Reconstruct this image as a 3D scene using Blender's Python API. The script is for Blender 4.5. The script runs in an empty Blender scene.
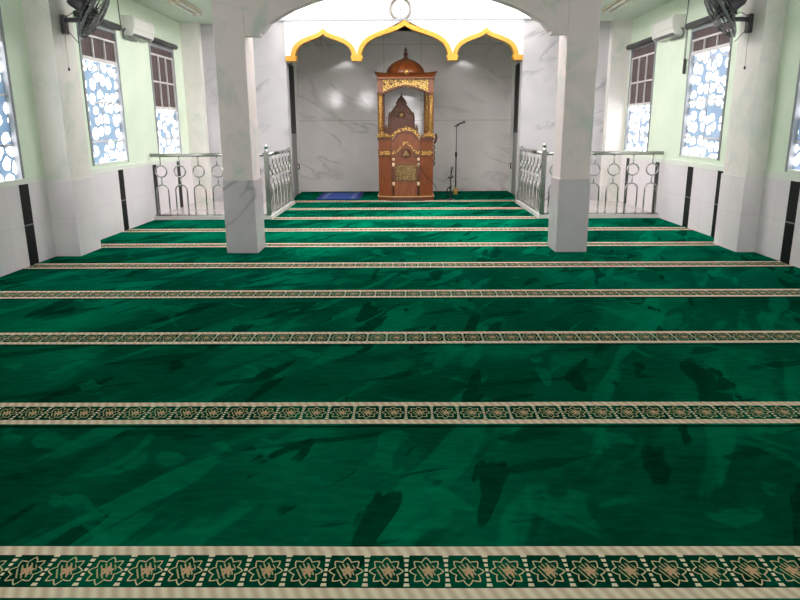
import bpy, bmesh, math, random
from mathutils import Vector, Matrix
random.seed(7)
PI = math.pi
sc = bpy.context.scene
COL = sc.collection

# ------------------------------------------------------------------ helpers
class MB:
    """collects shapes, each with a material slot; build() links ONE mesh object"""
    def __init__(self):
        self.bm = bmesh.new(); self.mats = []
    def slot(self, m):
        if m is None: return 0
        if m not in self.mats: self.mats.append(m)
        return self.mats.index(m)
    def _poly(self, pts, faces, m=None, smooth=False):
        vs = [self.bm.verts.new(p) for p in pts]
        k = self.slot(m)
        for f in faces:
            try:
                fc = self.bm.faces.new([vs[i] for i in f]); fc.material_index = k; fc.smooth = smooth
            except ValueError: pass
        return vs
    def box(self, x0, x1, y0, y1, z0, z1, m=None, mat=None, bev=0.0):
        P = [(x0,y0,z0),(x1,y0,z0),(x1,y1,z0),(x0,y1,z0),(x0,y0,z1),(x1,y0,z1),(x1,y1,z1),(x0,y1,z1)]
        if mat is not None: P = [mat @ Vector(p) for p in P]
        F = [(3,2,1,0),(4,5,6,7),(0,1,5,4),(1,2,6,5),(2,3,7,6),(3,0,4,7)]
        vs = self._poly(P, F, m)
        if bev > 0:
            es = list({e for v in vs for e in v.link_edges})
            bmesh.ops.bevel(self.bm, geom=es, offset=bev, segments=2, profile=0.5, affect='EDGES')
    def tube(self, pts, r, n=8, m=None, closed=False, smooth=True):
        pts = [Vector(p) for p in pts]; N = len(pts)
        rr = r if isinstance(r, (list, tuple)) else [r]*N
        up = None; rings = []
        for i, p in enumerate(pts):
            if closed: t = pts[(i+1) % N]-pts[i-1]
            else: t = pts[min(i+1, N-1)]-pts[max(i-1, 0)]
            t.normalize()
            if up is None:
                up = Vector((0,0,1)) if abs(t.z) < .9 else Vector((1,0,0))
            a = t.cross(up)
            if a.length < 1e-5: a = t.cross(Vector((0,1,.1)))
            a.normalize(); b = a.cross(t); b.normalize(); up = b
            rings.append([p + (a*math.cos(2*PI*k/n)+b*math.sin(2*PI*k/n))*rr[i] for k in range(n)])
        P = [q for r_ in rings for q in r_]; F = []
        M = N if closed else N-1
        for i in range(M):
            j = (i+1) % N
            for k in range(n):
                l = (k+1) % n
                F.append((i*n+k, i*n+l, j*n+l, j*n+k))
        if not closed:
            F.append(tuple(range(n))[::-1]); F.append(tuple((N-1)*n+k for k in range(n)))
        self._poly(P, F, m, smooth)
    def lathe(self, prof, n=24, m=None, mat=None, smooth=True):
        """prof: list of (r, z) revolved around z"""
        P = []; F = []
        for r, z in prof:
            for k in range(n):
                a = 2*PI*k/n
                P.append(Vector((max(r,1e-4)*math.cos(a), max(r,1e-4)*math.sin(a), z)))
        for i in range(len(prof)-1):
            for k in range(n):
                l = (k+1) % n
                F.append((i*n+k, i*n+l, (i+1)*n+l, (i+1)*n+k))
        F.append(tuple(range(n))[::-1]); F.append(tuple((len(prof)-1)*n+k for k in range(n)))
        if mat is not None: P = [mat @ p for p in P]
        self._poly(P, F, m, smooth)
    def prism_xz(self, poly, y0, y1, m=None, mat=None):
        """outline in x,z (counter-clockwise seen from -y) extruded along y"""
        n = len(poly)
        P = [Vector((x,y0,z)) for x, z in poly]+[Vector((x,y1,z)) for x, z in poly]
        if mat is not None: P = [mat @ p for p in P]
        F = [tuple(range(n)), tuple(range(2*n-1, n-1, -1))]
        for i in range(n):
            j = (i+1) % n
            F.append((j, i, n+i, n+j))
        self._poly(P, F, m)
    def prism_xy(self, poly, z0, z1, m=None):
        n = len(poly)
        P = [(x,y,z0) for x, y in poly]+[(x,y,z1) for x, y in poly]
        F = [tuple(range(n))[::-1], tuple(range(n, 2*n))]
        for i in range(n):
            j = (i+1) % n
            F.append((i, j, n+j, n+i))
        self._poly(P, F, m)
    def ribbon_xz(self, A, B, y0, y1, m=None):
        """band between two polylines in x,z, extruded along y"""
        n = len(A); P = []
        for (ax, az), (bx, bz) in zip(A, B):
            P += [(ax,y0,az),(bx,y0,bz),(bx,y1,bz),(ax,y1,az)]
        F = []
        for i in range(n-1):
            a, b = 4*i, 4*(i+1)
            for k in range(4):
                l = (k+1) % 4
                F.append((a+k, a+l, b+l, b+k))
        F.append((3,2,1,0)); e = 4*(n-1); F.append((e, e+1, e+2, e+3))
        self._poly(P, F, m)
    def build(self, name, material=None, parent=None, loc=None, fix=True):
        bm = self.bm
        bmesh.ops.remove_doubles(bm, verts=bm.verts, dist=1e-6)
        if fix: bmesh.ops.recalc_face_normals(bm, faces=bm.faces)
        me = bpy.data.meshes.new(name); bm.to_mesh(me); bm.free()
        for m in (self.mats or [material]): me.materials.append(m)
        o = bpy.data.objects.new(name, me); COL.objects.link(o)
        if loc is not None: o.location = loc
        if parent is not None: o.parent = parent
        return o

def tag(o, label, cat, group=None):
    o['label'] = label; o['category'] = cat
    if group: o['group'] = group
    return o
def empty(name, loc, rz=0.0):
    o = bpy.data.objects.new(name, None); COL.objects.link(o)
    o.location = loc; o.rotation_euler = (0,0,rz); o.empty_display_size = .1
    return o
def struct(o, label=None):
    o['kind'] = 'structure'
    if label: o['label'] = label
    return o

# ------------------------------------------------------------------ materials
def lin(h):
    h = h.lstrip('#'); out = []
    for i in (0,2,4):
        c = int(h[i:i+2], 16)/255
        out.append(c/12.92 if c <= .04045 else ((c+.055)/1.055)**2.4)
    return (*out, 1)
class NT:
    def __init__(self, name):
        self.m = bpy.data.materials.new(name); self.m.use_nodes = True
        self.t = self.m.node_tree; self.b = self.t.nodes['Principled BSDF']
    def n(self, typ, **kw):
        nd = self.t.nodes.new(typ)
        for k, v in kw.items():
            if k.startswith('i_'):
                nd.inputs[k[2:].replace('_', ' ')].default_value = v
            else: setattr(nd, k, v)
        return nd
    def l(self, a, b): self.t.links.new(a, b)
    def math(self, op, a, b=None, c=None, clamp=False):
        nd = self.t.nodes.new('ShaderNodeMath'); nd.operation = op; nd.use_clamp = clamp
        for i, v in enumerate((a, b, c)):
            if v is None: continue
            if isinstance(v, (int, float)): nd.inputs[i].default_value = v
            else: self.l(v, nd.inputs[i])
        return nd.outputs[0]
    def ramp(self, fac, stops, interp='LINEAR'):
        nd = self.t.nodes.new('ShaderNodeValToRGB'); cr = nd.color_ramp; cr.interpolation = interp
        while len(cr.elements) < len(stops): cr.elements.new(.5)
        for e, (p, c) in zip(cr.elements, stops): e.position = p; e.color = c
        self.l(fac, nd.inputs[0]); return nd.outputs[0]
    def mix(self, fac, a, b, blend='MIX'):
        nd = self.t.nodes.new('ShaderNodeMix'); nd.data_type = 'RGBA'; nd.blend_type = blend
        for idx, v in ((0, fac), (6, a), (7, b)):
            if isinstance(v, (int, float)): nd.inputs[idx].default_value = v
            elif isinstance(v, tuple): nd.inputs[idx].default_value = v
            else: self.l(v, nd.inputs[idx])
        return nd.outputs[2]
    def pos(self): return self.n('ShaderNodeNewGeometry').outputs['Position']
    def obj(self): return self.n('ShaderNodeTexCoord').outputs['Object']
    def sep(self, v):
        nd = self.n('ShaderNodeSeparateXYZ'); self.l(v, nd.inputs[0]); return nd.outputs
    def comb(self, x, y, z):
        nd = self.n('ShaderNodeCombineXYZ')
        for i, v in enumerate((x, y, z)):
            if isinstance(v, (int, float)): nd.inputs[i].default_value = v
            else: self.l(v, nd.inputs[i])
        return nd.outputs[0]
    def scale(self, v, s, rot=(0,0,0)):
        nd = self.n('ShaderNodeMapping'); nd.inputs['Scale'].default_value = s; nd.inputs['Rotation'].default_value = rot
        self.l(v, nd.inputs[0]); return nd.outputs[0]
    def noise(self, v, s, detail=3, rough=.5, dist=0.0):
        nd = self.n('ShaderNodeTexNoise'); nd.inputs['Scale'].default_value = s
        nd.inputs['Detail'].default_value = detail; nd.inputs['Roughness'].default_value = rough
        nd.inputs['Distortion'].default_value = dist
        self.l(v, nd.inputs['Vector']); return nd.outputs[0]
    def bump(self, h, strength=.2, dist=.01):
        nd = self.n('ShaderNodeBump'); nd.inputs['Strength'].default_value = strength; nd.inputs['Distance'].default_value = dist
        self.l(h, nd.inputs['Height']); self.l(nd.outputs[0], self.b.inputs['Normal'])
    def set(self, color=None, rough=.5, metal=0.0, spec=None):
        if color is not None:
            if isinstance(color, tuple): self.b.inputs['Base Color'].default_value = color
            else: self.l(color, self.b.inputs['Base Color'])
        self.b.inputs['Roughness'].default_value = rough; self.b.inputs['Metallic'].default_value = metal
        if spec is not None: self.b.inputs['Specular IOR Level'].default_value = spec
        return self

def plain(name, hexc, rough=.5, metal=0.0, var=.06, scale=6):
    t = NT(name); c = lin(hexc)
    f = t.noise(t.pos(), scale, 3)
    lo = tuple(max(0, v*(1-var)) for v in c[:3])+(1,); hi = tuple(min(1, v*(1+var)) for v in c[:3])+(1,)
    t.set(t.ramp(f, [(.3, lo), (.7, hi)]), rough, metal)
    return t.m

def mottled(name, base, blot, rough=.5, amt=.65):
    t = NT(name); p = t.pos()
    f = t.noise(p, 2.2, 5, .6, .8)
    g = t.noise(p, 7, 3, .5, .3)
    k = t.math('MULTIPLY', t.ramp(f, [(.50, (0,0,0,1)), (.68, (1,1,1,1))]), amt)
    c = t.mix(k, lin(base), lin(blot))
    c = t.mix(t.math('MULTIPLY', g, .18), c, lin('#a8b4ae'))
    t.set(c, rough); return t.m

def marble(name, base, dark, vein, rough=.12, joints_z=(), joints_x=(), period_z=None, period_x=None, seed=0.0, axis='x', blot=.45):
    t = NT(name); p0 = t.pos()
    nd = t.n('ShaderNodeVectorMath', operation='ADD'); t.l(p0, nd.inputs[0]); nd.inputs[1].default_value = (seed, seed*.7, seed*.3)
    p = nd.outputs[0]
    pr = t.scale(p, (1, 1, 1.5), (.3, .6, .2))
    f = t.noise(pr, 1.1, 6, .6, 1.2)
    c = t.mix(t.math('MULTIPLY', t.ramp(f, [(.38, (0,0,0,1)), (.72, (1,1,1,1))]), blot), lin(base), lin(dark))
    mp = t.n('ShaderNodeMapping', vector_type='TEXTURE'); mp.inputs['Scale'].default_value = (1.9, 1, .55)
    mp.inputs['Rotation'].default_value = (0, math.radians(-32 if seed < 6 else 24), 0); t.l(p, mp.inputs[0])
    w = t.noise(mp.outputs[0], 1.1, 4, .5, .5)
    v = t.math('ABSOLUTE', t.math('SUBTRACT', w, .5))
    vm = t.ramp(v, [(.0, (1,1,1,1)), (.03, (0,0,0,1))])
    w2 = t.noise(pr, .8, 2)
    vm = t.math('MULTIPLY', vm, t.ramp(w2, [(.47, (0,0,0,1)), (.62, (.75,.75,.75,1))]))
    c = t.mix(vm, c, lin(vein))
    x, y, z = t.sep(p0)
    h = y if axis == 'y' else x
    lines = None
    def add(m):
        nonlocal lines
        lines = m if lines is None else t.math('MAXIMUM', lines, m)
    for jz in joints_z: add(t.math('LESS_THAN', t.math('ABSOLUTE', t.math('SUBTRACT', z, jz)), .006))
    for jx, z0, z1 in joints_x:
        a = t.math('LESS_THAN', t.math('ABSOLUTE', t.math('SUBTRACT', h, jx)), .006)
        a = t.math('MULTIPLY', a, t.math('GREATER_THAN', z, z0)); a = t.math('MULTIPLY', a, t.math('LESS_THAN', z, z1)); add(a)
    if period_z: add(t.math('LESS_THAN', t.math('MODULO', t.math('ADD', z, 10*period_z), period_z), .005))
    if period_x: add(t.math('LESS_THAN', t.math('MODULO', t.math('ADD', h, 40*period_x), period_x), .005))
    if lines is not None: c = t.mix(t.math('MULTIPLY', lines, .45), c, lin('#77777a'))
    t.set(c, rough); return t.m

def wood(name, a, b, rough=.35, sc_=(6,6,1.2)):
    t = NT(name); v = t.scale(t.obj(), sc_)
    f = t.noise(v, 5, 5, .6, 1.0)
    t.set(t.ramp(f, [(.3, lin(a)), (.7, lin(b))]), rough); return t.m

def carved(name, gold, dark, scale=40, lo=.40, hi=.55, rough=.4, metal=.25):
    t = NT(name); p = t.obj()
    vor = t.n('ShaderNodeTexVoronoi', feature='DISTANCE_TO_EDGE'); vor.inputs['Scale'].default_value = scale
    t.l(p, vor.inputs['Vector'])
    nz = t.noise(p, scale*.8, 3, .5, 2.0)
    f = t.math('ADD', t.math('MULTIPLY', vor.outputs['Distance'], 1.4), t.math('MULTIPLY', nz, .6))
    t.set(t.ramp(f, [(lo, lin(dark)), (hi, lin(gold))]), rough, metal)
    t.bump(f, .6, .008); return t.m

M = {}
M['mint'] = (lambda t: (t.set(t.ramp(t.noise(t.pos(), 1.6, 4, .6), [(.3, lin('#d9e9d4')), (.7, lin('#e5f1df'))]), .55), t.m)[1])(NT('mint wall paint'))
M['ceil'] = plain('pale green ceiling paint', '#ccd9ca', .7, 0, .04, 2)
M['white'] = plain('white paint', '#f2f3f0', .5, 0, .02, 3)
M['sill'] = plain('off white sill plaster', '#e2e8df', .5, 0, .03, 5)
M['mott'] = mottled('mottled column paint', '#dccdcd', '#a8b9b0')
M['mottw'] = mottled('mottled pillar paint', '#e9e3df', '#bccbc0', .55, .5)
def tile_mat(name, col, rough, axis):
    t = NT(name); x, y, z = t.sep(t.pos()); h = y if axis == 'y' else x
    a = t.math('LESS_THAN', t.math('MODULO', t.math('ADD', h, 12.13), .6), .004)
    b = t.math('LESS_THAN', t.math('ABSOLUTE', t.math('SUBTRACT', z, .41)), .002)
    f = t.noise(t.pos(), 3, 4)
    c = t.ramp(f, [(.3, lin(col)), (.7, lin('#e5dfe3'))])
    t.set(t.mix(t.math('MULTIPLY', t.math('MAXIMUM', a, b), .35), c, lin('#8c8c90')), rough); return t.m
M['dado'] = tile_mat('glossy white wall tile', '#dfd8dd', .28, 'y')
M['black'] = plain('glossy black tile', '#0a0c0e', .45, 0, .2, 8); M['black'].node_tree.nodes['Principled BSDF'].inputs['Specular IOR Level'].default_value = .25
M['grout'] = plain('grey grout', '#8c9090', .7)
M['clad'] = marble('grey marble column cladding', '#c6c0c6', '#aea9b0', '#918d96', .2, seed=3.1, blot=.5)
M['fmarble'] = marble('pale grey marble wall', '#c6c2c6', '#abaab1', '#85848d', .16, seed=1.7)
M['nmarble'] = marble('grey marble niche wall', '#e2dbda', '#cac4c3', '#b9b3b2', .07, blot=.35, joints_z=(1.495, 3.02),
                      joints_x=((-.44, 1.5, 4), (.336, 1.5, 4), (-1.75, 3.02, 4), (1.75, 3.02, 4)), seed=6.1)
M['pmarble'] = marble('white marble arch panel', '#eef0f0', '#d8dfe0', '#c3ccce', .25, seed=8.2, blot=.35)
M['gold'] = plain('golden yellow painted trim', '#c48d22', .45, 0, .06, 10)
M['floor'] = marble('white floor tile', '#cfc6c4', '#bfb5b3', '#b0a8a6', .18, period_x=.6, seed=2.2, blot=.3)
M['curb'] = plain('white marble curb', '#dcdad8', .3, 0, .04, 9)
M['steel'] = plain('brushed stainless steel', '#b9b9b6', .22, 1.0, .04, 20)
M['alu'] = plain('grey aluminium', '#8d9296', .5, .0, .04, 12)
M['bars'] = plain('white painted window bars', '#d8d4d4', .4, 0, .03, 12)
def blind_mat():
    t = NT('dark brown roller blind fabric'); x, y, z = t.sep(t.pos())
    wv = t.math('SINE', t.math('MULTIPLY', z, 420))
    f = t.noise(t.pos(), 14, 3)
    c = t.ramp(f, [(.3, lin('#57494a')), (.7, lin('#665657'))])
    t.set(c, .8); t.bump(wv, .15, .002); return t.m
M['blind'] = blind_mat()
M['roller'] = plain('dark grey roller tube', '#3a3b3c', .5, 0, .1, 10)
M['acw'] = plain('white air conditioner plastic', '#e6e4e0', .4, 0, .02, 4)
M['acd'] = plain('dark vent slot', '#6d6f70', .6)
M['fan'] = plain('dark grey fan plastic', '#413f46', .35, 0, .12, 10)
M['fanw'] = plain('grey wire', '#7a7c7e', .35, .5, .05, 10)
M['blackp'] = plain('black plastic', '#141415', .4, 0, .15, 12)
M['cord'] = plain('pale string', '#b9b3a8', .7)
M['tube'] = plain('white fluorescent tube', '#f0f0ec', .3)
M['lampb'] = plain('cream lamp housing', '#d7cdb8', .5)
M['clockf'] = plain('white clock face', '#f6f6f4', .4, 0, .01)
M['clockr'] = plain('silver clock rim', '#6f6b65', .35, .5)
M['tan'] = plain('tan wooden stand base', '#b98f4e', .4, 0, .15, 12)
M['doordark'] = plain('dark tinted door glass', '#2a2826', .75, 0, .1, 6)
M['doorgrey'] = plain('grey door panel', '#8f908c', .45, .2, .06, 6)
# minbar
M['wood'] = wood('reddish brown polished wood', '#642e10', '#86461b', .35)
M['woodd'] = wood('dark brown wood', '#4c2410', '#653317', .35)
M['woodr'] = wood('rosy brown wood', '#7a4833', '#8c573f', .4)
M['woodl'] = wood('light wood edge', '#ab8a5a', '#c09b68', .4)
M['goldc'] = carved('gilded carving', '#dcae5c', '#5a3012', 30)
M['goldf'] = carved('gilded lattice carving', '#dcb463', '#52310f', 26, .38, .5)
M['callig'] = carved('carved script panel', '#a98a55', '#4b3016', 46, .42, .58)
M['goldp'] = plain('gilded rope column', '#a9803c', .4, .3, .15, 20)
M['cream'] = plain('cream turned wood', '#e0c29c', .4, 0, .08, 20)
M['backw'] = carved('carved dark chair back', '#7a523a', '#4a2a1e', 30, .3, .6, .45, 0.0)

# carpet -------------------------------------------------------------
def carpet_mat(with_band):
    t = NT('green prayer carpet' + (' with woven border' if with_band else ''))
    P = t.pos(); ox, oy, oz = t.sep(t.obj()); px, py, pz = t.sep(P)
    # brushed pile: broad strokes lying in different directions
    def strokes(sc, rot, freq, thr, soft, dist):
        mp = t.n('ShaderNodeMapping', vector_type='TEXTURE'); mp.inputs['Scale'].default_value = (*sc, 1)
        mp.inputs['Rotation'].default_value = (0,0,math.radians(rot)); mp.inputs['Location'].default_value = (rot*.11, freq, 0); t.l(P, mp.inputs[0])
        f = t.noise(mp.outputs[0], freq, 3, .45, dist)
        return t.ramp(f, [(thr, (0,0,0,1)), (thr+soft, (1,1,1,1))])
    def lay(k, mask, val):
        return t.math('ADD', t.math('MULTIPLY', k, t.math('SUBTRACT', 1.0, mask)), t.math('MULTIPLY', mask, val))
    d = t.noise(t.scale(P, (5, 14, 1), (0,0,.35)), 2.0, 3, .6, .3)
    g = t.noise(P, .7, 2, .5, .5)
    k = t.math('ADD', .50, t.math('MULTIPLY', t.math('SUBTRACT', g, .5), 1.2))
    k = lay(k, t.math('MULTIPLY', strokes((1.9, .9), 58, 1.4, .51, .05, .8), .6), .26)     # broad dark sweeps
    k = lay(k, t.math('MULTIPLY', strokes((2.1, .36), 62, 1.5, .57, .04, .4), .5), .86)     # long light strokes
    k = lay(k, t.math('MULTIPLY', strokes((1.2, .32), 70, 1.6, .61, .02, .5), .7), .08)     # short dark strokes
    k = lay(k, t.math('MULTIPLY', strokes((1.3, .28), 20, 1.7, .62, .02, .4), .6), .14)
    k = lay(k, t.math('MULTIPLY', strokes((.8, .55), 115, 1.8, .62, .03, .8), .5), .80)
    k = t.math('ADD', k, t.math('MULTIPLY', t.math('SUBTRACT', d, .5), .45), clamp=True)
    green = t.ramp(k, [(.05, lin('#00281b')), (.45, lin('#00503a')), (.95, lin('#007f5d'))])
    col = green
    if with_band:
        per = .1275; B = .265
        # a slow waviness so that the woven border is not ruler straight
        wob = t.math('MULTIPLY', t.math('SUBTRACT', t.noise(t.comb(px, py, 0.0), .9, 2), .5), .015)
        yy = t.math('SUBTRACT', t.math('ADD', oy, wob), .032)
        u = t.math('SUBTRACT', t.math('MODULO', t.math('ADD', px, per*100), per), per/2)   # -per/2..per/2
        v = t.math('SUBTRACT', yy, B/2)
        av = t.math('ABSOLUTE', v); au = t.math('ABSOLUTE', u)
        inband = t.math('MULTIPLY', t.math('LESS_THAN', av, B/2-.004), t.math('GREATER_THAN', yy, .004))
        edge = t.math('GREATER_THAN', av, B/2-.052)
        # beads on the edge stripes
        bu = t.math('SINE', t.math('ADD', t.math('MULTIPLY', px, 2*PI/(per/3)), t.math('MULTIPLY', v, 60)))
        cream = t.mix(t.math('MULTIPLY', t.math('ADD', t.math('MULTIPLY', bu, .5), .5), .75), lin('#f6e3d6'), lin('#cfaa96'))
        cream = t.mix(t.math('MULTIPLY', t.noise(P, 60, 2), .35), cream, lin('#e6d8c0'))
        # dotted separators, wider towards the stripes
        wsep = t.math('ADD', .0052, t.math('MULTIPLY', t.math('MULTIPLY', av, av), .8))
        au2 = t.math('SUBTRACT', per/2, au)
        sep = t.math('LESS_THAN', au2, wsep)
        dots = t.math('GREATER_THAN', t.math('SINE', t.math('MULTIPLY', v, 2*PI/.024)), -.3)
        sep = t.math('MULTIPLY', sep, dots)
        # eight-pointed star outline
        v2 = t.math('MULTIPLY', v, .78)
        r = t.math('SQRT', t.math('ADD', t.math('MULTIPLY', u, u), t.math('MULTIPLY', v2, v2)))
        ang = t.math('ARCTAN2', v2, u)
        tri = t.math('PINGPONG', t.math('MULTIPLY', t.math('ADD', ang, PI), 8/(2*PI)*1.0), .5)
        rs = t.math('SUBTRACT', .0535, t.math('MULTIPLY', tri, .034))
        star = t.math('LESS_THAN', t.math('ABSOLUTE', t.math('SUBTRACT', r, rs)), .0028)
        # little blossom and leaves inside the star
        sl = t.math('SINE', t.math('ADD', t.math('MULTIPLY', u, 420), t.math('MULTIPLY', v, 190)))
        leaf = t.math('MULTIPLY', t.math('GREATER_THAN', sl, .35), t.math('LESS_THAN', r, .031))
        du = t.math('SUBTRACT', u, .006)
        rr = t.math('SQRT', t.math('ADD', t.math('MULTIPLY', du, du), t.math('MULTIPLY', v2, v2)))
        an2 = t.math('ARCTAN2', v2, du)
        pet = t.math('ADD', .015, t.math('MULTIPLY', t.math('SINE', t.math('MULTIPLY', an2, 5)), .006))
        blos = t.math('LESS_THAN', rr, pet)
        fieldc = t.mix(.45, green, lin('#02281d'))
        c = t.mix(sep, fieldc, lin('#efdfca'))
        c = t.mix(leaf, c, lin('#b7ab86'))
        c = t.mix(blos, c, lin('#d0a68a'))
        c = t.mix(star, c, lin('#d6c4a0'))
        c = t.mix(edge, c, cream)
        col = t.mix(inband, col, c)
        # dark seam at the near edge of the roll
        col = t.mix(t.math('LESS_THAN', oy, .014), col, lin('#021c15'))
    t.set(col, .9, 0, .0)
    t.b.inputs['Sheen Weight'].default_value = 0; t.b.inputs['Sheen Roughness'].default_value = .4
    t.b.inputs['Sheen Tint'].default_value = lin('#3fae86')
    t.bump(t.noise(P, 350, 2), .25, .004)
    return t.m
M['carpet'] = carpet_mat(True); M['carpetp'] = carpet_mat(False)

# backlit window film ---------------------------------------------------
def film_mat(name, blue, strength, seed, rad, gap):
    t = NT(name); x, y, z = t.sep(t.pos())
    vec = t.comb(t.math('ADD', t.math('MULTIPLY', y, .8), seed), t.math('MULTIPLY', z, .95), x)
    dn = t.n('ShaderNodeTexNoise'); dn.inputs['Scale'].default_value = 4; t.l(vec, dn.inputs['Vector'])
    vv = t.n('ShaderNodeVectorMath', operation='MULTIPLY_ADD')
    t.l(dn.outputs[1], vv.inputs[0]); vv.inputs[1].default_value = (.07,.07,0); t.l(vec, vv.inputs[2])
    vo = t.n('ShaderNodeTexVoronoi', feature='F1', voronoi_dimensions='2D'); vo.inputs['Scale'].default_value = 6.6; vo.inputs['Randomness'].default_value = .8
    t.l(vv.outputs[0], vo.inputs['Vector'])
    ve = t.n('ShaderNodeTexVoronoi', feature='DISTANCE_TO_EDGE', voronoi_dimensions='2D'); ve.inputs['Scale'].default_value = 6.6; ve.inputs['Randomness'].default_value = .8
    t.l(vv.outputs[0], ve.inputs['Vector'])
    f = t.math('MULTIPLY', t.math('GREATER_THAN', ve.outputs[0], gap), t.math('LESS_THAN', vo.outputs['Distance'], rad))
    nb = t.noise(vec, 5, 3)
    bl = t.mix(t.math('MULTIPLY', nb, .9), lin(blue), lin('#5b7fa8'))
    c = t.mix(f, bl, (1,.955,.98,1))
    em = t.math('ADD', t.math('MULTIPLY', f, strength-.36), .36)
    t.set(lin('#8898a8'), .3)
    t.l(c, t.b.inputs['Emission Color']); t.l(em, t.b.inputs['Emission Strength'])
    return t.m
M['filmL'] = film_mat('blue and white patterned window film', '#8db6da', 4.4, 0.0, .41, .125)
M['filmR'] = film_mat('pale blue and white patterned window film', '#9fbbe0', 3.7, 3.7, .43, .12)

# ------------------------------------------------------------------ the place
XL, XR = -3.86, 3.88           # side walls
CEIL = 3.11
YR = -4.0                      # wall behind the camera
YF = 12.45                     # marble front wall
YN = 14.83                     # back of the niche
DADO = .82

b = MB(); b.box(XL-.2, XR+.2, YR-.2, 15.1, -.1, -.0145, M['floor']); struct(b.build('floor'), 'white tiled floor under the green carpet')
for s, nm in ((-1, 'floor_bay_left'), (1, 'floor_bay_right')):
    b = MB()
    x0, x1 = (XL+.012, -2.13) if s < 0 else (2.125, XR-.012)
    b.box(x0, x1, 10.36, YF, -.014, .04, M['floor'])
    struct(b.build(nm))
# white marble curbs around the two bays
for s, nm in ((-1, 'trim_1'), (1, 'trim_2')):
    b = MB()
    if s < 0: b.box(XL+.012, -2.04, 10.26, 10.36, -.0144, .05, M['curb']); b.box(-2.13, -2.04, 10.36, YF, -.0144, .05, M['curb'])
    else: b.box(2.035, XR-.012, 10.26, 10.36, -.0144, .05, M['curb']); b.box(2.035, 2.125, 10.36, YF, -.0144, .05, M['curb'])
    struct(b.build(nm), ('left' if s < 0 else 'right')+' white marble curb around the raised bay')

# windows: (y0, y1, z0, z1, film top, mullion heights, blind)
WL = [(5.45, 6.86, .84, 2.62, 2.20), (8.42, 9.53, .91, 2.62, 2.20), (10.72, 11.82, .94, 2.62, 1.675)]
WR = [(5.55, 6.99, .90, 2.62, 2.30), (8.50, 9.72, .94, 2.62, 2.305), (11.03, 12.22, .93, 2.65, 1.71)]
UN = []       # the windows of the bays beside and behind the camera
def side_wall(name, x, s, wins):
    holes = [(w[0], w[1], w[2], w[3]) for w in wins] + [(a, c, .9, 2.62) for a, c in UN]
    ys = sorted({YR, YF+.4} | {h[0] for h in holes} | {h[1] for h in holes})
    zs = sorted({DADO, CEIL+.1, -.0145} | {h[2] for h in holes} | {h[3] for h in holes})
    b = MB()
    x0, x1 = (x-.18, x) if s < 0 else (x, x+.18)
    for i in range(len(ys)-1):
        for j in range(len(zs)-1):
            cy, cz = (ys[i]+ys[i+1])/2, (zs[j]+zs[j+1])/2
            if any(h[0] < cy < h[1] and h[2] < cz < h[3] for h in holes): continue
            b.box(x0, x1, ys[i], ys[i+1], zs[j], zs[j+1], M['mint'])
    w = b.build(name, fix=False)
    struct(w)
    return w
wl = side_wall('wall_left', XL, -1, WL); wr = side_wall('wall_right', XR, 1, WR)
def dado(wall, x, s, strips, zledge):
    t = .012
    b = MB(); b.box(*((x, x+t) if s < 0 else (x-t, x)), YR, YF, -.0144, DADO, M['dado']); b.build('tiled_dado', parent=wall)
    b = MB(); b.box(*((x, x+.02) if s < 0 else (x-.02, x)), YR, YF, DADO, zledge, M['sill']); b.build('dado_ledge', parent=wall)
    for y0, y1 in strips:
        b = MB()
        for z0, z1 in ((-.0144, .404), (.416, DADO)):
            b.box(*((x, x+t+.003) if s < 0 else (x-t-.003, x)), y0, y1, z0, z1, M['black'])
        b.box(*((x, x+t+.002) if s < 0 else (x-t-.002, x)), y0, y1, .404, .416, M['grout'])
        b.build('black_tile_strip', parent=wall)
dado(wl, XL, -1, [(6.73, 6.90), (9.12, 9.28), (10.38, 10.54), (11.5, 11.66)], .875)
dado(wr, XR, 1, [(6.68, 6.85), (8.33, 8.47), (9.2, 9.38), (10.44, 10.6), (11.85, 12.0)], .885)

# pillars standing out of the side walls
def pillar(name, x, xi, y0, y1, s):
    b = MB(); a, c = (x, xi) if s < 0 else (xi, x)
    b.box(a, c, y0, y1, DADO, CEIL, M['mottw'])
    o = struct(b.build(name), ('left' if s < 0 else 'right')+' mottled white pillar built against the side wall')
    b = MB()
    if s < 0: b.box(x, xi+.012, y0-.012, y1+.012, -.0144, DADO, M['dado'])
    else: b.box(xi-.012, x, y0-.012, y1+.012, -.0144, DADO, M['dado'])
    b.build('tiled_dado', parent=o)
    return o
pillar('wall_pillar_left', XL, -3.585, 7.27, 7.76, -1)
pillar('wall_pillar_right', XR, 3.675, 7.38, 7.92, 1)
for nm, x0, x1 in (('wall_corner_pier_left', XL, -3.55), ('wall_corner_pier_right', 3.55, XR)):
    b = MB(); b.box(x0, x1, 12.28, YF, .04, CEIL, M['mottw']); struct(b.build(nm))

# free-standing columns with the arched beam between them
def column(name, x0, x1, lab):
    b = MB(); b.box(x0, x1, 7.43, 7.83, .80, CEIL, M['mott'], bev=.006)
    o = struct(b.build(name), lab)
    b = MB(); b.box(x0-.012, x1+.012, 7.415, 7.845, -.0144, .805, M['clad'], bev=.008); b.build('marble_cladding', parent=o)
    return o
column('column_left', -1.99, -1.665, 'left square column with grey marble base')
column('column_right', 1.685, 2.01, 'right square column with grey marble base')
prof = [(-1.665, 2.285), (-1.505, 2.285), (-1.50, 2.315), (-1.475, 2.325), (-1.455, 2.35), (-1.40, 2.415), (-1.30, 2.47), (-1.15, 2.545), (-.95, 2.615), (-.7, 2.68), (-.4, 2.73), (0, 2.755)]
full = prof + [(-x+.015, z) for x, z in prof[::-1][1:]]
full[-1] = (1.685, 2.285)
b = MB(); b.prism_xz([(-1.68, 4.9)] + [(x, z) for x, z in full] + [(1.685, 4.9)], 7.435, 7.58, M['mott'])
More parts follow.
